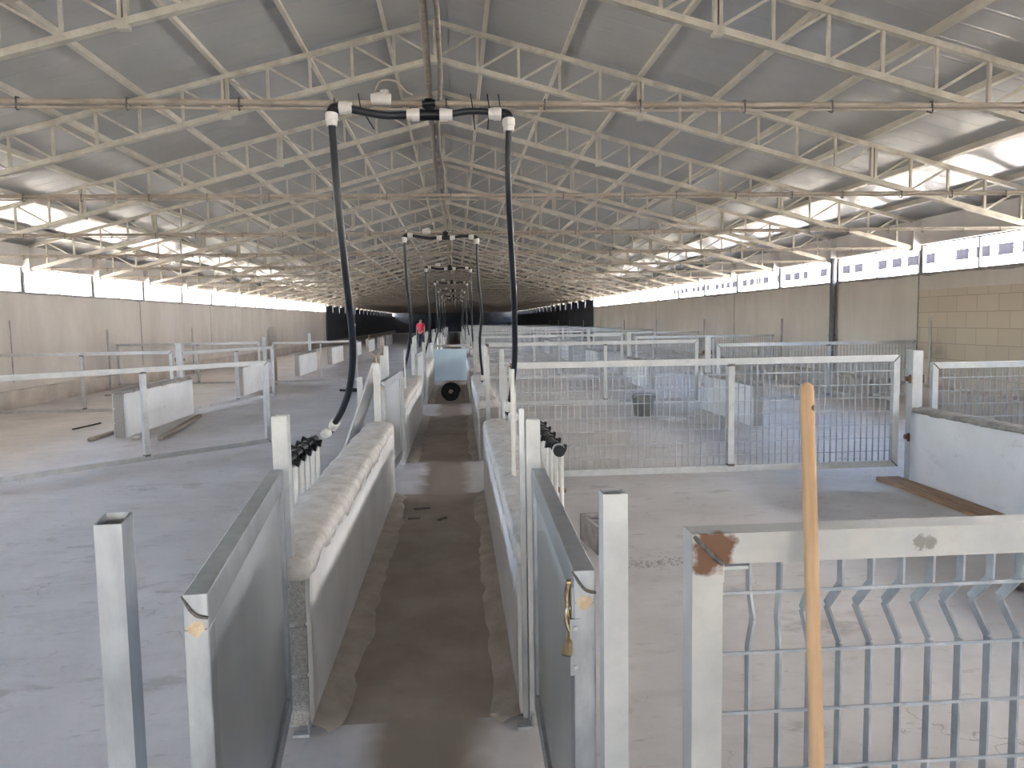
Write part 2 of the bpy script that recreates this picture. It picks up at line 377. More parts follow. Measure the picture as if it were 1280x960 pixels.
# ------------------------------------------------------------------ roof trusses
PAN = .546; NP = 15
def truss_meshes():
    d = {}
    for s in (-1, 1):
        xe = (XR if s > 0 else XL); L_ = abs(xe - RX)
        f = lambda t: (RX + s*t, 0, ZR - t*SL)
        top = MB().beam((RX, 0, ZR-.03), (xe, 0, ztop(xe)-.03), .07, .06)
        bot = MB().beam((RX, 0, ZR-.50), (xe, 0, ztop(xe)-.50), .08, .065)
        bot.beam((RX, 0, ZR-.463), (xe, 0, ztop(xe)-.463), .035, .012)
        vs = []; ds = []
        for k in range(1, NP+1):
            t = PAN*k; zt = ZR - t*SL; heavy = k in (5, 11)
            bb = MB()
            if heavy:
                for e in (-.026, .026): bb.beam((RX+s*t+e, 0, zt-.03), (RX+s*t+e, 0, zt-.53), .035, .06, (0,1,0))
                bb.box(RX+s*t-.05, RX+s*t+.05, -.04, .04, zt-.56, zt-.5)
            else: bb.beam((RX+s*t, 0, zt-.04), (RX+s*t, 0, zt-.48), .032, .032, (0,1,0))
            vs.append(bb)
        for k in range(0, NP):
            t0 = PAN*k; t1 = PAN*(k+1)
            ds.append(MB().beam((RX+s*(t0+.03), .012, ZR-t0*SL-.47), (RX+s*(t1-.03), .012, ZR-t1*SL-.05), .026, .026, (0,1,0)))
        d[s] = (top, bot, vs, ds)
    return d
TD = truss_meshes(); TM = {}
for s in (-1, 1):
    top, bot, vs, ds = TD[s]
    wb = MB()
    for x in vs + ds: wb.add(x.v, x.f)
    TM[s] = dict(top=top.mesh('top_chord', M['truss']), bot=bot.mesh('bottom_chord', M['truss']), vs=[x.mesh('vertical_strut', M['truss']) for x in vs],
                 ds=[x.mesh('diagonal_strut', M['truss']) for x in ds], web=wb.mesh('lattice', M['truss']))
kp = MB().beam((RX,0,ZR-.02), (RX,0,ZR-.53), .06, .06, (0,1,0)); kp.box(RX-.12, RX+.12, -.045, .045, ZR-.56, ZR-.5); kpm = kp.mesh('king_post', M['truss'])
ft = MB()
for x, s in ((XR, -1), (XL, 1)): ft.box(min(x, x+s*.16), max(x, x+s*.16), -.07, .07, HEAD-.06, ztop(x)+.0)
# tie bar with its clips, slightly sagging ends
tb = MB().tube([(XL, 0, 2.80), (-4, 0, 2.785), (0, 0, 2.78), (4, 0, 2.785), (XR, 0, 2.80)], .017, 8)
tb2 = MB().tube([(XL, -.025, 2.768), (-4, -.025, 2.75), (-.3, -.025, 2.742), (.3, -.025, 2.735), (3, -.025, 2.755), (XR, -.02, 2.77)], .007, 6)
cl = MB()
xx = -8.3
while xx < 8.2:
    cl.tube([(xx, -.03, 2.735), (xx, -.025, 2.80), (xx, 0, 2.802), (xx+.004, .024, 2.79), (xx, .02, 2.752), (xx, -.02, 2.735)], .005, 5); xx += .55 + .05*math.sin(xx*7)
tbm = tb.mesh('tie_bar', M['tie']); tb2m = tb2.mesh('service_cable', M['tie']); clm = cl.mesh('cable_clip', M['weld'])
footm = [None, None]
for i, (x, s) in enumerate(((XR, -1), (XL, 1))):
    footm[i] = MB().box(min(x, x+s*.14), max(x, x+s*.14), -.08, .08, HEAD-.1, ztop(x)-.0).mesh('wall_bracket', M['wall_up'])
for i, y in enumerate(TY):
    if y > YE - .5: break
    if i == 0: lab = 'lattice roof truss nearest the camera, overhead'
    else: lab = 'cream lattice roof truss with tie bar, %s from the camera' % ORD[i]
    t = thing('roof_truss', lab, 'truss', (0, y, 0), 0, 'roof trusses')
    t['kind'] = 'structure'
    for s in (-1, 1):
        d = TM[s]
        inst('top_chord', d['top'], t); inst('bottom_chord', d['bot'], t)
        if 1 <= i <= 6:
            for me in d['vs']: inst('vertical_strut', me, t)
            for me in d['ds']: inst('diagonal_strut', me, t)
        else: inst('lattice', d['web'], t)
    inst('king_post', kpm, t); inst('tie_bar', tbm, t)
    if i < 9: inst('service_cable', tb2m, t); inst('cable_clip', clm, t)
    for me in footm: inst('wall_bracket', me, t)

# ------------------------------------------------------------------ water main and drop hoses
wm = MB()
pts = [(-.125 + .02*math.sin(y*.7), y, 2.840 - .02*math.cos((y-4.27)*2*math.pi/DT)) for y in [YB + .8*i for i in range(125)]]
o = wm.tube(pts, .016, 8).build('water_main', M['tie'])
tag(o, 'long rusty water pipe running down the middle of the barn on the tie bars', 'pipe')
o = MB().tube([(p[0]+.05+.015*math.sin(p[1]*2.1), p[1], p[2]-.006) for p in pts], .011, 6).build('electric_conduit', M['tie'])
tag(o, 'thin conduit lying beside the water pipe under the ridge', 'conduit')

def smooth(pts, n=6):
    P = [Vector(p) for p in pts]; out = []
    for i in range(len(P)-1):
        p0 = P[max(i-1,0)]; p1 = P[i]; p2 = P[i+1]; p3 = P[min(i+2,len(P)-1)]
        for k in range(n):
            t = k/n
            out.append(.5*((2*p1) + (p2-p0)*t + (2*p0-5*p1+4*p2-p3)*t*t + (3*p1-p0-3*p2+p3)*t**3))
    out.append(P[-1]); return out
def collar(bb, c, ax, r, l):
    c = Vector(c); ax = Vector(ax).normalized()
    bb.tube([c-ax*l/2, c-ax*l*.42, c+ax*l*.1, c+ax*l*.12, c+ax*l/2], [r*.86, r, r, r*.88, r*.84], 14, smooth=False)
def hose_set(i, y):
    lab = ['nearest pair of black drop hoses hanging from a tie bar with white collars', 'second pair of black drop hoses hanging over the aisle'][i] if i < 2 else '%s pair of thin black drop hoses along the aisle' % ORD[i]
    t = thing('drop_hose_set', lab, 'hose', (0, y, 0), 0, 'pairs of drop hoses over the aisle')
    rnd = random.Random(i+3)
    zt = 2.72; jx = 0 if i == 0 else rnd.uniform(-.05, .05)
    xl, xr = -.645 + jx, .305 + jx*.5
    MB().tube([(-.19,-.04,zt-.01),(-.06,-.04,zt-.01)], .03, 12).tube([(-.125,-.04,zt-.02),(-.125,-.03,zt+.07)], .028, 12).tube([(-.16,-.045,zt+.045),(-.09,-.05,zt+.05)], .02, 8).build('tee_fitting', M['black'], t)
    MB().tube(smooth([(-.22,-.04,zt-.01),(-.35,-.04,zt-.015),(-.45,-.04,zt+.0),(xl+.07,-.04,zt+.025)]), .021, 12).build('hose_arm', M['hose'], t)
    MB().tube(smooth([(-.03,-.04,zt-.01),(.08,-.04,zt+.008),(.18,-.04,zt+.008),(xr-.07,-.04,zt-.005)]), .018, 12).build('hose_arm', M['hose'], t)
    for p, ax in (((-.21,-.04,zt-.01),(-1,0,0)), ((-.035,-.04,zt-.01),(1,0,0)), ((xl+.075,-.04,zt+.025),(1,0,0)), ((xr-.075,-.04,zt-.004),(-1,0,0)), ((xl,-.04,zt-.035),(0,0,-1)), ((xr,-.04,zt-.06),(0,0,-1))):
        cb = MB(); collar(cb, p, ax, .034, .07); cb.build('collar', M['pvc'], t)
    MB().tube(smooth([(xl+.05,-.04,zt+.025),(xl+.012,-.04,zt+.018),(xl,-.04,zt-.01)]), .03, 12).build('elbow', M['black'], t)
    MB().tube(smooth([(xr-.05,-.04,zt-.004),(xr-.012,-.04,zt-.01),(xr,-.04,zt-.04)]), .03, 12).build('elbow', M['black'], t)
    if i == 0:
        L1 = [(xl,-.04,zt-.05),(xl+.015,-.03,2.3),(xl+.035,.05,1.85),(xl+.04,.2,1.5),(xl-.01,.42,1.24),(xl-.09,.62,1.06),(xl-.17,.76,.94)]
        R1 = [(xr,-.04,zt-.08),(xr-.005,.0,2.3),(xr+.035,.25,1.75),(xr+.055,.50,1.4),(xr+.052,.66,1.2),(xr+.035,.74,1.05)]
    else:
        w = rnd.uniform(-.1,.1)*(.25 if i < 3 else 1)
        L1 = [(xl,-.04,zt-.05),(xl+.01,0,2.2),(xl+.04,.1,1.7),(xl+.02+w*.3,.2,1.3),(xl-.10,.3,.82)]
        R1 = [(xr,-.04,zt-.08),(xr+.01+w*.2,0,2.2),(xr+.03-w,.1,1.7),(xr+.02,.2,1.3),(xr+.06+w*.4,.3,.82)]
    hl = MB().tube(smooth(L1), .0205, 12).build('drop_hose', M['hose'], t)
    hr = MB().tube(smooth(R1), .0175, 12).build('drop_hose', M['hose'], t)
    for P, sgn, t_ in ((L1, -1, hl), (R1, 1, hr)):
        a = Vector(P[-1]); ax = (Vector(P[-1]) - Vector(P[-2])).normalized()
        cb = MB(); collar(cb, a + ax*.02, ax, .034, .075); cb.build('collar', M['pvc'], t_)
        e = a + ax*.075
        MB().tube([a+ax*.05, e, e+Vector((sgn*.02,-.03,-.012))], .028, 12).build('elbow', M['black'], t_)
        e2 = e + Vector((sgn*.03,-.05,-.02)); cb = MB(); collar(cb, e2, (sgn*.45,-.85,-.25), .032, .05)
        cb.build('collar', M['pvc'], t_)
    # white junction cap lying on the tie bar
    cb = MB(); cb.tube([(-.43,-.02,zt+.075),(-.38,-.03,zt+.078),(-.33,-.02,zt+.075)], [.03,.036,.03], 12).tube([(-.36,-.03,zt+.06),(-.36,-.03,zt+.12)], .024, 10)
    cb.build('pipe_cap', M['pvc'], t)
    MB().tube(smooth([(-.42,-.02,zt+.1),(-.38,-.02,zt+.17),(-.30,-.02,zt+.17),(-.25,-.02,zt+.12),(-.21,-.02,zt+.1)]), .005, 6).build('loop_cable', M['tie'], t)
    if i == 0:
        for x, dx in ((-.5,.08),(.1,.02),(.19,0),(.25,.05)):
            MB().tube([(x,-.045,zt+.1),(x+.01,-.045,zt+.03),(x+dx,-.05,zt-.09)], .0035, 5).build('cable_tie', M['black'], t)
for i in range(7): hose_set(i, 4.27 + 6.1*i)

def manifold(x, y0, y1, z, label, side):
    t = thing('drinker_manifold', label, 'pipe', (x, y0, z), 0, 'black drinker manifolds')
    n = 5; L_ = y1-y0
    MB().tube([(0,0,0),(0,L_,0)], .022, 12).build('header_pipe', M['black'], t)
    cb = MB(); collar(cb, (0,-.005,0), (0,1,0), .036, .05); cb.build('white_ring', M['pvc'], t)
    MB().tube([(0,-.05,0),(0,-.02,0)], .034, 14).build('end_cap', M['black'], t)
    for k in range(n):
        y = .12 + (L_-.25)*k/(n-1)
        bb = MB().tube([(0,y-.035,0),(0,y+.035,0)], .031, 12).tube([(-.05,y,.012),(.05,y,-.012)], .017, 8).tube([(.045,y,-.01),(.062,y,-.014)], .024, 8).tube([(-.045,y,.01),(-.06,y,.014)], .022, 8)
        f = bb.build('saddle_clamp', M['black'], t)
        MB().tube([(.035,y,-.03),(.035,y,-z)], .0125, 8).build('dropper_pipe', M['pvc'], f)
    return t
tl = manifold(-.925, 4.02, 4.93, .86, 'black drinker manifold with white droppers behind the left aisle wall', -1)
tr = manifold(.56, 4.25, 5.5, .86, 'black drinker manifold with round end cap behind the right aisle wall', 1)
cb = MB(); 
# ------------------------------------------------------------------ aisle walls
def wob(x, y, z=0, s=1.0): return noise.noise((x*s, y*s, z*s))
def low_wall(xi, xo, y0, y1, label, group, h=.66, pm='plaster', cm='mortar', fil=None, ck=1.0):
    """xi = aisle face, xo = pen face"""
    s = 1 if xo > xi else -1
    t = thing('low_wall', label, 'low wall', ((xi+xo)/2, y0, 0), 0, group)
    ox = (xi+xo)/2; L_ = y1-y0; w = abs(xo-xi)/2
    bb = MB(); z = 0; k = 0
    for c in range(3):
        y = .0 - (.2 if c % 2 else 0)
        while y < L_ - .01:
            ya = max(y, 0); yb = min(y+.39, L_)
            if yb-ya > .04: bb.box(-w+.018, w-.018, ya, yb, z+.006, z+.198)
            y += .40
        bb.box(-w+.028, w-.028, .012, L_-.012, z+.19, z+.215)
        z += .21
    bb.build('block_core', M['block'], t)
    # plaster skins as slightly wavy slabs, ragged at the near end
    pb = MB()
    for sx in (-1, 1):
        ny = max(8, int(L_/.12)); nz = 6; vs = []; fs = []
        for i in range(ny+1):
            for j in range(nz+1):
                y = L_*i/ny; zz = (h-.03)*j/nz
                if i == 0: y += .018 + .016*wob(zz*7, sx, 2)
                vs.append((sx*(w + .004*wob(y*2, zz*3, sx)), y, zz)); 
        m_ = len(vs); vs += [(sx*(w-.024), a[1], a[2]) for a in vs]
        for i in range(ny):
            for j in range(nz):
                a = i*(nz+1)+j; q = (a, a+nz+1, a+nz+2, a+1)
                fs.append(q if sx > 0 else q[::-1])
        for j in range(nz):
            fs.append((j, j+1, m_+j+1, m_+j) if sx < 0 else (j, m_+j, m_+j+1, j+1))
            e = ny*(nz+1)+j; fs.append((e, e+1, m_+e+1, m_+e))
        pb.add(vs, fs, True)
    pb.build('plaster_skin', M[pm], t)
    # lumpy mortar cap
    cb = MB(); ny = max(8, int(L_/.03)); prof = [(-1.01,-.05*ck),(-1.02,-.02*ck),(-.97,.006*ck),(-.85,.018*ck),(-.6,.024*ck),(-.35,.028*ck),(-.1,.03*ck),(.15,.03*ck),(.4,.028*ck),(.65,.024*ck),(.86,.016*ck),(.97,.004*ck),(1.02,-.02*ck),(1.01,-.06*ck)]
    n = len(prof); vs = []; fs = []
    for i in range(ny+1):
        y = L_*i/ny - .01 + (.02 if i == ny else 0)
        endf = 1 if 0 < i < ny else .8
        for j, (px, pz) in enumerate(prof):
            dz = (.014*wob(px*1.5+xi*5, (y+y0)*3, 1) + .012*wob(px*4+xi, (y+y0)*12, 4) + .003*wob(px*11+xi, (y+y0)*22, 7))*ck
            dx = (.006*wob((y+y0)*6, pz*20, 2) + .005*wob((y+y0)*19, pz*30, 6))*(1 if abs(px) > .8 else 0)
            vs.append((px*w*endf + dx, y + (.012*wob(px*3, pz*40, i) if i in (0, ny) else 0), h + pz + (dz if abs(px) < 1 else dz*1.2)*(1 if j not in (0,n-1) else 1.6)))
    for i in range(ny):
        for j in range(n-1): fs.append((i*n+j, i*n+j+1, (i+1)*n+j+1, (i+1)*n+j))
        fs.append((i*n+n-1, i*n, (i+1)*n, (i+1)*n+n-1))
    fs.append(tuple(range(n))[::-1]); fs.append(tuple(ny*n+k for k in range(n)))
    cb.add(vs, fs, True); cb.build('mortar_cap', M[cm], t)
    if fil:
        fb = MB(); ny = max(8, int(L_/.06)); vs = []; fs = []
        for i in range(ny+1):
            y = L_*i/ny - .05
            ww = fil*(.8 + .35*wob(y0+y*2.2, xi*3, 5) + .18*wob(y0+y*7, xi, 8))
            if i in (0, ny): ww *= .6
            for k, (fx, fz) in enumerate(((0,.035),(.35,.026),(.75,.017),(1,.001))):
                vs.append((-s*(w + ww*fx), y, fz + .008*wob(y*6+y0, fx*4, 3)*(1 if 0 < k < 3 else 0) ))
        for i in range(ny):
            for k in range(3): 
                q = (i*4+k, i*4+k+1, i*4+k+5, i*4+k+4); fs.append(q if s > 0 else q[::-1])
        fb.add(vs, fs, True); fb.build('mortar_strip', M['fillet'], t)
    return t
for i, (a, c) in enumerate(WALLS):
    if i == 0: n1 = n2 = 'nearest '
    else: n1 = n2 = ORD[i] + ' '
    low_wall(-.60, -.86, a, c, '%slow plastered block wall on the left of the aisle' % n1, 'low walls along the aisle', fil=.15 if i < 3 else None)
    low_wall(.22, .47, a, c, '%slow plastered block wall on the right of the aisle' % n2, 'low walls along the aisle', fil=.12 if i < 3 else None)

# ------------------------------------------------------------------ posts
def post(x, y, h, w, label, group='steel posts along the aisle', m='galv', rotz=0, slant=0, name='steel_post', cat='post'):
    t = MB().sqtube(w, h, slant=slant).build(name, M[m], None, (x, y, 0), rotz)
    return tag(t, label, cat, group)
# ------------------------------------------------------------------ solid aisle gates (local: +Y from hinge towards the free end, face at +X)
def solid_gate(hx, hy, ang, L_, label, z0=.1, z1=1.05, th=.05, fw=.075):
    t = thing('sheet_gate', label, 'gate', (hx, hy, 0), ang, 'sheet metal aisle gates')
    MB().box(-th/2, th/2, 0, L_, z1-fw, z1).build('top_rail', M['galv'], t, bevel=.003)
    MB().box(-th/2, th/2, 0, L_, z0, z0+fw).build('bottom_rail', M['galv'], t, bevel=.003)
    MB().box(-th/2, th/2, 0, fw*.8, z0+fw, z1-fw).build('stile', M['galv'], t, bevel=.003)
    MB().box(-th/2, th/2, L_-fw*.8, L_, z0+fw, z1-fw).build('stile', M['galv'], t, bevel=.003)
    MB().box(-.012, .012, fw*.8, L_-fw*.8, z0+fw, z1-fw).build('sheet_panel', M['galv_sheet'], t)
    for z in (z0+.15, z1-.2):
        MB().tube([(0,-.012,z-.06),(0,-.012,z+.06)], .011, 8).build('hinge', M['weld'], t)
    wl = MB()
    pp = [(th*.52, L_-.004, z1-.002), (th*.2, L_+.003, z1-.03), (-th*.1, L_+.004, z1-.045), (-th*.5, L_+.003, z1-.05)]
    wl.tube(smooth(pp, 3), .0035, 6); wl.build('weld_seam', M['weld'], t)
    pb = MB(); n_ = 18; ct = (0, L_+.001, z1-.072)
    pb.add([ct] + [((th/2-.003)*(.8+.28*noise.noise((k*.9, hx*9, hy)))*math.cos(2*math.pi*k/n_), L_+.001, z1-.072+.02*(.8+.5*noise.noise((k*1.3, hy*5, 2)))*math.sin(2*math.pi*k/n_)) for k in range(n_)], [(0, 1+(k+1) % n_, 1+k) for k in range(n_)])
    pb.build('rust_patch', M['rust_light'], t)
    return t
def ang_between(a, b):    # gate built along local +Y
    return math.atan2(-(b[0]-a[0]), b[1]-a[1])
g = solid_gate(-.695, 2.90, ang_between((-.695,2.9), (-.548,1.56)), 1.35, 'open galvanised sheet gate at the near left end of the aisle')
g = solid_gate(.295, 2.83, ang_between((.295,2.83), (.272,1.64)), 1.19, 'closed galvanised sheet gate with brass latch at the near right of the aisle', z1=1.04)
# latch on the right gate
lt = MB().tube(smooth([(.030,1.150,1.0),(.034,1.152,.965),(.030,1.155,.935)],3), .008, 8).tube(smooth([(.030,1.155,.940),(.034,1.165,.915),(.028,1.178,.895)],3), .0105, 8)
lt.tube([(.031,1.172,.900),(.040,1.20,.862)], .0095, 8).tube([(.040,1.196,.868),(.044,1.206,.852)], .012, 8).tube([(.022,1.15,1.0),(.036,1.15,1.0)], .008, 8)
lo = lt.build('latch_handle', M['brass'], g)
MB().box(.024, .028, 1.135, 1.185, .875, 1.0).build('latch_plate', M['galv'], g)
bt = MB()
for y_, z_ in ((1.165,.945),(1.172,.925),(1.15,.985)): bt.tube([(.027,y_,z_),(.035,y_,z_)], .005, 6)
bt.build('bolt', M['galv_new'], lo)
MB().tube(smooth([(.030,1.152,.99),(.036,1.165,.96),(.034,1.178,.93),(.032,1.172,.905)],4), .003, 6).build('latch_link', M['brass'], lo)
st = MB().box(.010, .034, 1.190, 1.194, .80, .93).build('strike_plate', M['galv'], g)
MB().tube([(.022,1.19,.91),(.022,1.20,.91)], .005, 6).tube([(.022,1.19,.82),(.022,1.20,.82)], .005, 6).build('bolt', M['galv_new'], st)

post(-.70, 1.56, 1.22, .054, 'free standing open-topped steel post at the near left', slant=.012)
post(.322, 1.565, 1.235, .052, 'pale open-topped latch post beside the brass-latched gate', m='galv_new')
post(-.69, 2.985, 1.245, .058, 'hinge post at the near end of the left aisle wall', m='galv_new')
post(.285, 2.93, 1.215, .055, 'cream lit hinge post at the near end of the right aisle wall', m='galv_new')
post(.243, 2.935, 1.255, .02, 'slim steel post against the hinge post on the right', m='galv')
for x, y, n_ in ((-.665, 2.93, 'left'), (.235, 2.90, 'right')):
    bb = MB().box(-.032, .032, -.02, .02, 0, .012).tube([(.03,0,.012),(.03,0,.05)], .008, 6)
    tag(bb.build('base_plate', M['galv'], None, (x + (.03 if x < 0 else .0), y - .04, 0)), 'small bolted foot plate at the %s hinge post' % n_, 'foot plate', 'foot plates')

# further gaps: hinge and latch posts, left gates closed, right gates swung open
for k in range(1, 9):
    y0 = WALLS[k-1][1]; y1 = WALLS[k][0]; w = .05; oo = ORD[k]
    post(-.745, y0+.05, 1.22, .062, 'white latch post at the %s crossing, left side' % oo, m='galv_new')
    post(-.64, y1-.06, 1.05 if k == 1 else 1.2, .06, 'hinge post at the %s crossing, left side' % oo)
    post(.33, y1-.05, 1.2, w, 'slim hinge post at the %s crossing, right side' % oo, m='galv_new')
    post(.43, y0+.06, 1.17, w, 'pale latch post at the %s crossing, right side' % oo, m='galv_new')
    if k < 6:
        solid_gate(-.66, y1-.12, ang_between((0,y1), (-.05,y0)), y1-y0-.22, 'closed sheet metal gate on the left at the %s crossing' % oo)
        post(-.83, y1+.25+.1*k, 1.32, .05, 'white tube post behind the left wall past the %s crossing' % oo, m='galv_new')
        post(-.90, y1+1.0, 1.28, .04, 'thin white post along the left wall past the %s crossing' % oo, m='galv_new')
        post(.52, y1+.35, 1.25, .05, 'white tube post behind the right wall past the %s crossing' % oo, m='galv_new')
        post(.56, y1+1.3, 1.2, .04, 'thin white post along the right wall past the %s crossing' % oo, m='galv_new')
# row of white pipes standing on wall tops
def pvc(x, y, h, label):
    tag(MB().tube([(0,0,0),(0,0,h)], .0125, 8).build('riser_pipe', M['pvc'], None, (x, y, .675)), label, 'pipe', 'white pipes standing on the wall tops')
pvc(.315, 4.40, .64, 'white plastic riser pipe standing on the nearest right aisle wall')
pvc(.33, 9.1, .6, 'white plastic pipe on the second right aisle wall, near end'); pvc(.36, 9.9, .6, 'white plastic pipe on the second right aisle wall, farther in')
pvc(-.72, 10.4, .55, 'white plastic pipe on the second left aisle wall')
# leaning grey board and post by the left wall
o = MB().beam((0,0,0), (.40,.38,1.18), .17, .02, (-.9,.5,.4)).build('leaning_board', M['strip'], None, (-1.16, 6.85, .01))
tag(o, 'pale sheet metal strip leaning against the white post beyond the left wall', 'board')
post(-.99, 7.75, 1.05, .055, 'short white post beside the leaning metal strip', m='galv_new')
post(-.95, 9.7, 1.18, .06, 'cream post standing behind the second left aisle wall', m='galv_new')
# wire hook tool
y_ = 7.05
hk = MB().tube(smooth([(-.055,0,.245),(-.075,0,.18),(-.05,0,.1),(0,0,.05),(.045,0,.1),(.07,0,.18),(.05,0,.245)]), .003, 6)
hk.tube([(0,0,.05),(0,0,-.02)], .005, 6)
o = hk.build('wire_hook', M['orange'], None, (-.745, y_, 1.235)); tag(o, 'orange forked wire hook stuck on top of the white left post', 'hook')

# ------------------------------------------------------------------ pen gates
def mesh_panel(x0, x1, z0, z1, bend=False, pitch=.0605, hp=.118):
    bb = MB(); n = int((x1-x0)/pitch); 
    hz = []; z = z1 - .062 if bend else z1-.09
    while z > z0 + .02: hz.append(z); z -= hp if bend else .128
    for i in range(1, n+1):
        x = x0 + (x1-x0)*i/(n+1)
        if bend:
            am = min(1, max(-.12, (i-1.6)/2.6))
            zz = [z1, hz[0]+.004, (hz[0]+hz[1])/2+.006, hz[1]+.006, z0]
            yy = [0, 0, .047*am, 0, 0]; xs = [0, 0, -.006*max(0,am) + (.007 if am < 0 else 0), 0, 0]
            for k in range(4):
                a = (x+xs[k], yy[k], zz[k]); c = (x+xs[k+1], yy[k+1], zz[k+1])
                bb.beam(a, c, .0045, .02, (0,1,0))
        else: bb.box(x-.0022, x+.0022, -.010, .010, z0, z1)
    for z in hz:
        bb.beam((x0, -.012, z), (x1, -.012, z), .0055, .0055)
    return bb
def gate_meshes(w, z0, z1, tw, mesh=True, bend=False, m='galv_new'):
    d = {}
    d['top_rail'] = MB().box(0, w, -tw/2, tw/2, z1-tw, z1).mesh('top_rail', M[m])
    d['bottom_rail'] = MB().box(0, w, -tw/2, tw/2, z0, z0+tw).mesh('bottom_rail', M[m])
    d['stile'] = MB().box(0, tw, -tw/2, tw/2, z0+tw, z1-tw).mesh('stile', M[m])
    d['stile2'] = MB().box(w-tw, w, -tw/2, tw/2, z0+tw, z1-tw).mesh('stile', M[m])
    d['middle_stile'] = MB().box(w*.56-tw/2, w*.56+tw/2, -tw/2, tw/2, z0+tw, z1-tw).mesh('middle_stile', M[m])
    wd = MB()
    for cx in (w*.56,): 
        for z in (z1-tw-.004, z0+tw+.004): wd.box(cx-tw*.56, cx+tw*.56, -tw*.54, tw*.54, z-.012, z+.012)
    for cx, sg in ((0, 1), (w, -1)):
        for z, zs in ((z1, -1), (z0, 1)):
            wd.tube([(cx+sg*.003, -tw*.5, z+zs*.003), (cx+sg*(tw+.002), -tw*.52, z+zs*(tw+.002))], .006, 5)
    d['weld_seam'] = wd.mesh('weld_seam', M['weld'])
    if mesh: d['wire_mesh'] = mesh_panel(tw, w-tw, z0+tw, z1-tw, bend).mesh('wire_mesh', M['wire'])
    return d
def gate(d, label, loc, rotz=0, group=None, name='pen_gate', skip_mid=False, cat='gate', scale=None):
    t = thing(name, label, cat, loc, rotz, group)
    if scale: t.scale = scale
    for k, me in d.items():
        if skip_mid and k == 'middle_stile': continue
        inst('stile' if k == 'stile2' else k, me, t)
    return t
GI = gate_meshes(3.72, .14, 1.21, .058); GO = gate_meshes(3.62, .14, 1.13, .055)
GF = gate_meshes(3.60, .07, 1.13, .055, False); GOL = gate_meshes(3.60, .07, 1.14, .055, False)
gi_list = []
ROWS = [6.95 + 6.07*i for i in range(11)]
hgm = MB().box(-.018, .018, -.02, .02, -.022, .022).tube([(0,-.03,-.04),(0,-.03,.04)], .011, 8).mesh('hinge', M['rust'])
def big_post(x, y, h, label, group):
    t = thing('corner_post', label, 'post', (x, y, 0), 0, group)
    MB().sqtube(.1, h, slant=0).build('post_tube', M['galv_new'], t)
    for z in (.42, .98):
        inst('hinge', hgm, t, (-.065, 0, z)); inst('hinge', hgm, t, (.065, 0, z))
    return t
rodm = MB().tube([(0,0,0),(0,0,1.52)], .028, 8).mesh('wall_rod', M['greyrod'])
for i, y in enumerate(ROWS):
    if i == 0: pl = 'in the nearest full row right of the aisle'
    else: pl = 'in the %s row right of the aisle' % ORD[i]
    gi_list.append(gate(GI, 'mesh pen gate next to the aisle %s' % pl, (.47, y, 0), 0, 'mesh gates on the right side'))
    gate(GO, 'mesh pen gate towards the right wall %s' % pl, (4.52, y, 0), 0, 'mesh gates on the right side')
    big_post(4.36, y+.01, 1.25, 'square white post between the two gates %s' % pl, 'white posts on the right side')
    rd = inst('wall_rod', rodm, None, (8.2 if i else 8.28, y - .34, .34 if y - .34 > 7.3 else 0), (0,0,0), (1,1,.78 if y-.34 > 7.3 else 1))
    tag(rd, 'grey rod standing at the right wall %s' % pl, 'rod', 'rods at the right wall')
# rusty corner on the nearest inner gates
for gt, m_ in ((gi_list[0], 'rust'), (gi_list[1], 'weld')):
    pb = MB(); n_ = 20
    pts = [(.034+.04*(1+.5*noise.noise((k*.8,1,3)))*math.cos(2*math.pi*k/n_)*(1 if k % 2 else .85), -.0305, 1.176+.028*(1+.5*noise.noise((k*.8,5,3)))*math.sin(2*math.pi*k/n_)) for k in range(n_)]
    pb.add([(.034,-.0305,1.176)] + pts, [(0, 1+k, 1+(k+1) % n_) for k in range(n_)]); pb.build('rust_patch', M[m_], gt)
def partition(xa, xb, y0, y1, h, label, group, pm='paint', cm='darkmortar'):
    return low_wall(xa, xb, y0, y1, label, group, h=h, pm=pm, cm=cm, ck=.6)
partition(4.27, 4.45, 4.0, 6.86, .70, 'whitewashed low partition with dark mortar top at the right edge', 'low pen partitions on the right')
for i in range(1, 9):
    y = ROWS[i]
    partition(4.25, 4.42, y-2.35, y-.1, .62, 'whitewashed low partition running up to the white post in the %s right row' % ORD[i], 'low pen partitions on the right')
# near fence
d = gate_meshes(3.8, .14, 1.2, .058, True, True, 'rail_near')
del d['middle_stile']; del d['weld_seam']
nf = gate(d, 'near bent-mesh pen gate at the lower right with rusty weld', (.425, 1.375, 0), 0, None)
wb = MB().tube(smooth([(.003,-.031,1.197),(.02,-.034,1.178),(.034,-.034,1.163),(.056,-.032,1.143)],4), [.0035]+[.005]*11+[.004], 7); wb.build('weld_seam', M['weld'], nf)
MB().box(.06, .064, -.02, .012, 1.105, 1.142).box(.064, .11, -.02, .0, 1.128, 1.134).build('mesh_tab', M['galv'], nf)
# broom handle in front of the near fence
bh = MB().tube([(0,0,0),(0,0,.5),(0,0,1.465),(0,0,1.478),(0,0,1.484)], [.0135,.0133,.0122,.0108,.004], 18)
o = bh.build('broom_handle', M['wood'], None, (.644, 1.22, 0)); o.rotation_euler = (R(-3.0), R(-1.15), 0)
tag(o, 'upright round wooden handle leaning against the near bent-mesh gate', 'stick')

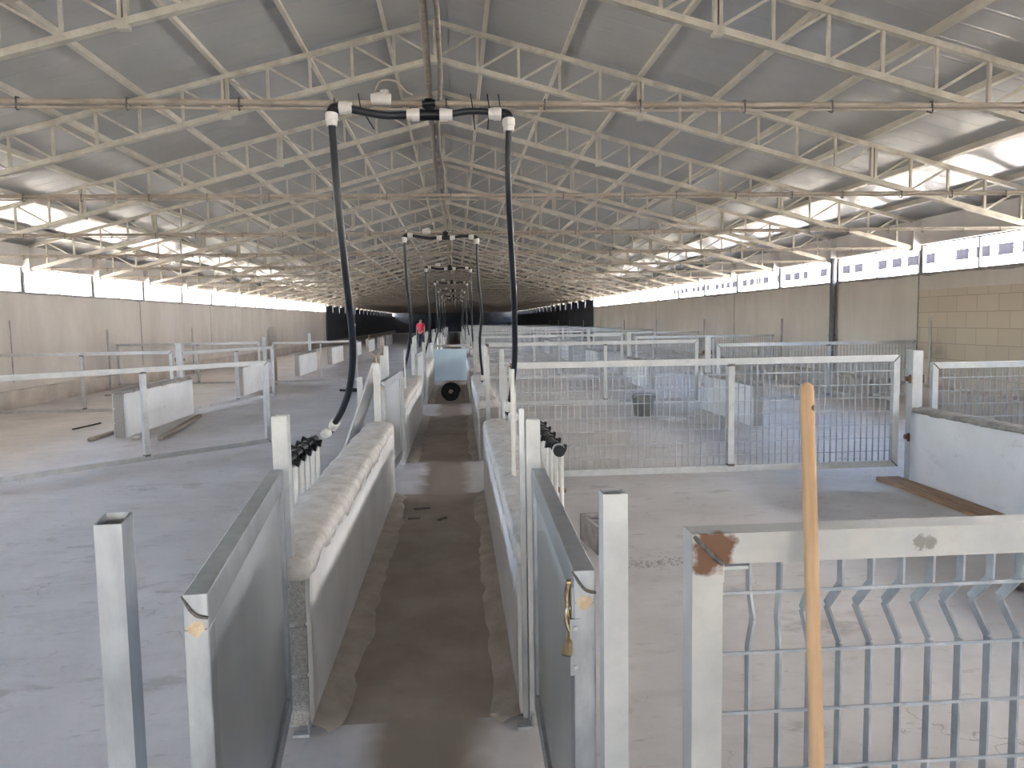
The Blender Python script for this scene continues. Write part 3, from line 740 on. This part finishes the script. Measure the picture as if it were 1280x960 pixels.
# ------------------------------------------------------------------ left side pens
GRP = 'open frame gates left of the aisle'
gate(GF, 'nearest open frame gate swung out across the left pens', (-4.95, 7.38, 0), R(46), GRP)
gate(GF, 'second frame gate swung out from the white left post', (-4.9, 13.85, 0), R(69), GRP, scale=(.77,1,1))
gate(GF, 'third and farthest frame gate swung out on the left', (-4.75, 19.95, 0), R(14), GRP, scale=(.6,1,1))
gate(GOL, 'white frame gate between left wall and nearest white left post', (-8.72, 14.1, 0), 0, 'closed frame gates at the left wall')
gate(GOL, 'white frame gate between left wall and second white left post', (-8.72, 20.2, 0), 0, 'closed frame gates at the left wall')
for y, n_ in ((14.1, 'nearest'), (20.2, 'second'), (26.3, 'third and farthest')):
    big_post(-5.0, y, 1.27, '%s square white post in the left pens' % n_, 'white posts on the left side')
for y, n_ in ((19.55, 'nearer'), (25.6, 'farther')):
    rd = inst('wall_rod', rodm, None, (-8.64, y, 0)); tag(rd, '%s grey rod standing at the left wall' % n_, 'rod', 'rods at the left wall')
for i in range(0, 8):
    y = 11.2 + 6.1*i
    partition(-4.78, -4.95, y, y+2.85, .66, '%s whitewashed low partition in the left pens' % ORD[i], 'low pen partitions on the left')
# stake
sb = MB(); sb.add([(-.1,-.015,0),(.1,-.015,0),(.11,-.015,1.43),(.06,-.015,1.52),(-.06,-.015,1.52),(-.11,-.015,1.43),(-.1,.015,0),(.1,.015,0),(.11,.015,1.43),(.06,.015,1.52),(-.06,.015,1.52),(-.11,.015,1.43)],
    [(0,1,2,3,4,5),(11,10,9,8,7,6),(0,6,7,1),(1,7,8,2),(2,8,9,3),(3,9,10,4),(4,10,11,5),(5,11,6,0)])
o = sb.build('wooden_stake', M['greywood'], None, (-4.84, 20.32, 0)); tag(o, 'grey board with clipped top standing behind the second white left post', 'board')
# floor battens
def batten(a, c, w, h, m, label, name='batten', group=None):
    a = Vector((*a, h/2+.001)); c = Vector((*c, h/2+.001)); mid = (a+c)/2
    o = MB().beam(a-mid, c-mid, w, h).build(name, M[m], None, mid, bevel=.004); return tag(o, label, 'plank', group)
batten((-5.14,10.9), (-5.14,12.4), .07, .05, 'greywood', 'grey batten on the floor left of the nearest left partition')
batten((-4.17,10.85), (-4.5,13.5), .08, .05, 'greywood', 'grey batten on the floor right of the nearest left partition')
batten((-6.0,12.2), (-5.9,12.9), .03, .02, 'scrap', 'thin dark stick on the left pen floor')
batten((4.14,7.0), (4.12,5.3), .23, .03, 'plank', 'brown plank on the floor along the right edge partition', 'floor_plank')
batten((-8.1,18.0), (-7.0,18.6), .06, .04, 'greywood', 'dusty batten lying near the left wall')

# right wall pieces
o = MB().tube([(0,0,0),(0,0,2.86)], .065, 12).tube([(0,0,2.2),(0,0,2.24)], .075, 12).tube([(0,0,.9),(0,0,.94)], .075, 12).build('downpipe', M['darksteel'], None, (8.3, 16.35, .34))
o.scale = (1,1,.872); tag(o, 'dark grey vertical pipe on the right wall', 'pipe')
struct(MB().box(XR-.03, XR+.06, 46.2, 46.35, 0, HEAD).build('column_right', M['wall_up']), 'pale column where the right window band ends', 'column')
struct(MB().box(XL-.06, XL+.05, 52.4, 52.7, 0, HEAD).build('column_left', M['darksteel']), 'dark column where the left window band ends', 'column')

# blue gate across the aisle
bgx = thing('aisle_door', 'pale blue sheet gate closing the aisle in the distance', 'gate', (-.19, 20.15, 0))
MB().box(-.43, .43, -.015, .015, .03, .86).build('door_panel', M['blue'], bgx)
MB().box(-.43, .43, -.025, .025, .92, .975).build('top_rail', M['galv_new'], bgx)
for x in (-.41, -.3, .3, .41): MB().box(x-.015, x+.015, -.02, .02, .86, .92).build('spacer', M['galv_new'], bgx)
# hose coil on the floor
cb = MB(); pts = []
rr = random.Random(4)
for k in range(0, 15*24):
    a = 2*math.pi*k/24; turn = k/24
    r_ = .185 - .027*(turn % 5) + .006*math.sin(a*3+turn); pts.append((r_*math.cos(a), -.05 + .03*(turn//5) + .03*math.sin(turn*2.4), .19 + r_*math.sin(a)))
cb.tube(pts, .0145, 8); o = cb.build('hose_coil', M['black'], None, (-.15, 15.0, .01)); o.rotation_euler = (R(-8),0,0)
o.location.z = .012; tag(o, 'coil of black hose propped on the aisle floor', 'hose')

# bucket and bag in the right pen
bk = thing('bucket', 'grey-green bucket on the floor behind the nearest right mesh gate', 'bucket', (3.02, 12.2, 0))
bb = MB().tube([(0,0,0),(0,0,.30)], [.14,.185], 20, cap=False); bb.tube([(0,0,.295),(0,0,.32)], [.2,.2], 20, cap=False); bb.tube([(0,0,.31),(0,0,.02)], [.18,.13], 20, cap=False); bb.add([(.135*math.cos(k*.314),.135*math.sin(k*.314),.012) for k in range(20)], [tuple(range(20))])
bb.build('pail', M['bucket'], bk)
MB().tube(smooth([(-.19,0,.31),(-.16,-.1,.37),(0,-.16,.39),(.16,-.1,.36),(.19,0,.31)]), .006, 6).build('bail_handle', M['weld'], bk)
bb = MB(); vs = []; fs = []
for i in range(9):
    for k in range(16):
        a = 2*math.pi*k/16; r_ = i/8*(.16+.05*math.sin(a*3)+.03*math.sin(a*5+1)); vs.append((r_*math.cos(a)*1.2, r_*math.sin(a), .035*(1-i/8)+.015*abs(math.sin(a*4+i))*(i < 8)+.003))
for i in range(8):
    for k in range(16):
        k2 = (k+1) % 16; fs.append((i*16+k, (i+1)*16+k, (i+1)*16+k2, i*16+k2))
bb.add(vs, fs, True); tag(bb.build('plastic_bag', M['bag'], None, (3.35, 11.6, 0)), 'crumpled white plastic bag on the right pen floor', 'bag')

# hollow block and rubble
hb = MB()
for x0, x1, y0, y1 in ((-.1,-.075,-.2,.2),(.075,.1,-.2,.2),(-.1,.1,-.2,-.17),(-.1,.1,.17,.2),(-.1,.1,-.015,.015)): hb.box(x0, x1, y0, y1, 0, .19)
o = hb.build('hollow_block', M['stone'], None, (.99, 5.2, 0), R(8)); tag(o, 'grey hollow concrete block on the floor behind the right sheet gate', 'block')
def rock(x, y, r, label, m='stone', group='bits of rubble on the pen floors', name='rubble'):
    bm = bmesh.new(); bmesh.ops.create_icosphere(bm, subdivisions=2, radius=r)
    for v in bm.verts:
        v.co *= 1 + .35*noise.noise(v.co*(2.2/r)*.4 + Vector((x, y, 0))); v.co.z *= .55
    zmin = min(v.co.z for v in bm.verts)
    for v in bm.verts: v.co.z -= zmin
    me = bpy.data.meshes.new(name); bm.to_mesh(me); bm.free(); me.materials.append(M[m])
    o = inst(name, me, None, (x, y, 0)); return tag(o, label, 'rubble', group)
rock(3.24, 4.05, .07, 'dark lump of rubble on the floor behind the near bent-mesh gate', 'scrap')
rock(.93, 6.85, .05, 'small rusty orange scrap on the floor near the right latch post', 'rust')
cr = MB(); rc = random.Random(9)
for k in range(420):
    cx, cy = rc.uniform(.95, 2.0), 4.78 + rc.gauss(0, .045); r_ = rc.uniform(.004, .012)
    cr.add([(cx+r_*rc.uniform(.7,1.2),cy,0),(cx,cy+r_*rc.uniform(.7,1.2),0),(cx-r_,cy,0),(cx,cy-r_,0),(cx+r_*.2,cy,r_*rc.uniform(.5,1))], [(0,1,4),(1,2,4),(2,3,4),(3,0,4),(3,2,1,0)])
tag(cr.build('aggregate_crumbs', M['stone']), 'strip of loose aggregate crumbs on the floor behind the near right gates', 'rubble', kind='stuff')
rock(-4.55, 11.0, .07, 'lump of rubble at the foot of the nearest left partition')
for i, (x, y, a, l) in enumerate(((-.33,6.42,.2,.14),(-.15,6.06,.9,.1),(-.38,6.1,.05,.1))):
    o = MB().box(-l/2, l/2, -.012, .012, 0, .012).build('wood_chip', M['scrap'], None, (x, y, .001), a)
    tag(o, 'dark splinter on the aisle floor, %s' % ['farthest of three','rightmost of three','nearest to the left wall'][i], 'debris', 'splinters on the aisle floor')
# dark plastic and pipes on the far-left floor
o = MB().tube(smooth([(0,0,.03),(.5,-.25,.03),(1.0,-.05,.03),(1.5,-.35,.03)]), .028, 8).tube(smooth([(.1,.2,.03),(.7,.1,.03),(1.3,.25,.03)]), .028, 8).build('black_pipe_offcuts', M['black'], None, (-2.75, 17.9, 0))
tag(o, 'loose black pipe lying on the floor behind the leaning metal strip', 'pipe')
rock(-1.9, 18.25, .1, 'white crumpled scrap among the black pipe on the left floor', 'bag')

# ------------------------------------------------------------------ person far down the aisle
def skin_fig(name, pts, edges, rad, m, parent, loc=(0,0,0), root=0, sub=2):
    me = bpy.data.meshes.new(name); me.from_pydata(pts, edges, []); me.update(); me.materials.append(m)
    o = bpy.data.objects.new(name, me); COL.objects.link(o); o.parent = parent; o.location = loc
    sk = o.modifiers.new('skin', 'SKIN'); sk.use_smooth_shade = True
    if not me.skin_vertices: me.skin_vertices.new()
    for v, r_ in zip(me.skin_vertices[0].data, rad): v.radius = (r_, r_) if not isinstance(r_, tuple) else r_
    me.skin_vertices[0].data[root].use_root = True
    sb_ = o.modifiers.new('sub', 'SUBSURF'); sb_.levels = sub; sb_.render_levels = sub
    return o
pr = thing('person', 'person in a red top and dark trousers standing far down left of the aisle', 'person', (-2.12, 45, 0), R(160))
P_ = [(0,0,.95),(0,0,1.12),(0,0,1.32),(0,0,1.45),(0,.01,1.54),(0,.02,1.62),(0,.015,1.70),
      (.10,0,.90),(.11,.02,.50),(.11,-.01,.09),(.11,.12,.04),(-.10,0,.90),(-.12,.03,.50),(-.12,0,.09),(-.12,.13,.04),
      (.18,0,1.41),(.23,-.01,1.15),(.24,.08,.93),(.24,.11,.86),(-.18,0,1.41),(-.23,-.01,1.15),(-.24,.08,.93),(-.24,.11,.86)]
E_ = [(0,1),(1,2),(2,3),(3,4),(4,5),(5,6),(0,7),(7,8),(8,9),(9,10),(0,11),(11,12),(12,13),(13,14),(3,15),(15,16),(16,17),(17,18),(3,19),(19,20),(20,21),(21,22)]
R_ = [.13,.13,.15,.11,.055,.085,.075,.095,.06,.042,.035,.095,.06,.042,.035,.06,.043,.033,.035,.06,.043,.033,.035]
for sx, wi in ((1,18),(-1,22)):
    bx, by, bz = P_[wi]
    for k, (dx, dy, ln) in enumerate(((.0,.03,.07),(.0,.012,.085),(.0,-.006,.08),(.0,-.024,.065))):
        P_ += [(bx+sx*dx, by+dy, bz-.035), (bx+sx*dx, by+dy+.012, bz-.035-ln)]; n_ = len(P_); E_ += [(wi,n_-2),(n_-2,n_-1)]; R_ += [.010,.008]
    P_ += [(bx-sx*.01, by+.045, bz-.02), (bx-sx*.015, by+.06, bz-.06)]; n_ = len(P_); E_ += [(wi,n_-2),(n_-2,n_-1)]; R_ += [.011,.009]
skin_fig('body', P_, E_, R_, M['skin'], pr)
skin_fig('shirt', [(0,0,.88),(0,0,1.12),(0,0,1.32),(0,0,1.46),(.18,0,1.42),(.225,0,1.22),(-.18,0,1.42),(-.225,0,1.22)], [(0,1),(1,2),(2,3),(3,4),(4,5),(3,6),(6,7)], [.155,.15,.17,.10,.08,.062,.08,.062], M['red'], pr)
skin_fig('trousers', [(0,0,.98),(.10,0,.88),(.11,.02,.5),(.11,-.01,.1),(-.10,0,.88),(-.12,.03,.5),(-.12,0,.1)], [(0,1),(1,2),(2,3),(0,4),(4,5),(5,6)], [.145,.115,.078,.06,.115,.078,.06], M['trouser'], pr)
skin_fig('hair', [(0,-.012,1.66),(0,-.005,1.72)], [(0,1)], [.083,.07], M['hair'], pr)

# ------------------------------------------------------------------ neighbouring building outside on the right
nb = thing('neighbour_barn', 'white neighbouring barn with dark windows seen through the right window band', 'building', (20, 0, 0))
MB().box(0, .3, -20, 120, -.25, 7.6).build('wall', M['white_wall'], nb)
winm = MB().box(-.03, .02, -.38, .38, 3.74, 4.12).box(-.05, -.03, -.4, .4, 3.70, 3.74).mesh('window', M['window_dark'])
k = 0; y = 14.0
while y < 66:
    for j in range(4):
        inst('window', winm, nb, (0, y, 0)); y += 1.2
    y += .9
rf = MB().box(.02, 6, -20, 120, 7.6, 7.8).build('roof', M['white_wall'], nb)

# ------------------------------------------------------------------ light
w = bpy.data.worlds.new('World'); sc.world = w; w.use_nodes = True
nt = w.node_tree; bgn = nt.nodes['Background']
sky = nt.nodes.new('ShaderNodeTexSky'); sky.sky_type = 'NISHITA'; sky.sun_disc = False
sky.sun_elevation = R(58); sky.sun_rotation = R(205); sky.air_density = 1.0; sky.dust_density = 3.0; sky.ozone_density = 1.0
nt.links.new(sky.outputs[0], bgn.inputs[0]); bgn.inputs[1].default_value = .35
sun = bpy.data.lights.new('Sun', 'SUN'); sun.energy = 7; sun.angle = R(.6); sun.color = (1, .95, .86)
so = bpy.data.objects.new('Sun', sun); COL.objects.link(so)
dirv = Vector((-.58, -.36, .73)).normalized()     # towards the sun
so.rotation_euler = dirv.to_track_quat('Z', 'Y').to_euler()

# ------------------------------------------------------------------ camera (level horizon 79 px above centre, slight yaw and roll)
cam = bpy.data.cameras.new('Camera'); co = bpy.data.objects.new('Camera', cam); COL.objects.link(co)
f = 950.0
cam.sensor_width = 36; cam.sensor_fit = 'HORIZONTAL'; cam.lens = 36*f/1280; cam.clip_start = .05; cam.clip_end = 500
fy = Vector(((571-640)/f, (480-401)/f, 1)).normalized(); rl = R(.9)
rx = Vector((math.cos(rl), math.sin(rl), 0)); rx = (rx - fy*rx.dot(fy)).normalized(); uz = fy.cross(rx)
if uz.y < 0: uz = -uz
right = Vector((rx.x, fy.x, uz.x)); upv = Vector((rx.y, fy.y, uz.y)); fwd = Vector((rx.z, fy.z, uz.z))
co.matrix_world = Matrix(((right.x, upv.x, -fwd.x, 0), (right.y, upv.y, -fwd.y, 0), (right.z, upv.z, -fwd.z, 1.6), (0,0,0,1)))
sc.camera = co
sc.view_settings.view_transform = 'Standard'; sc.view_settings.look = 'None'; sc.view_settings.gamma = 1; sc.view_settings.use_curve_mapping = False
sc.view_settings.exposure = 4.3
sc.cycles.max_bounces = 10; sc.cycles.diffuse_bounces = 8; sc.cycles.glossy_bounces = 4
sc.cycles.sample_clamp_indirect = 10; sc.cycles.use_denoising = True; sc.cycles.use_guiding = True
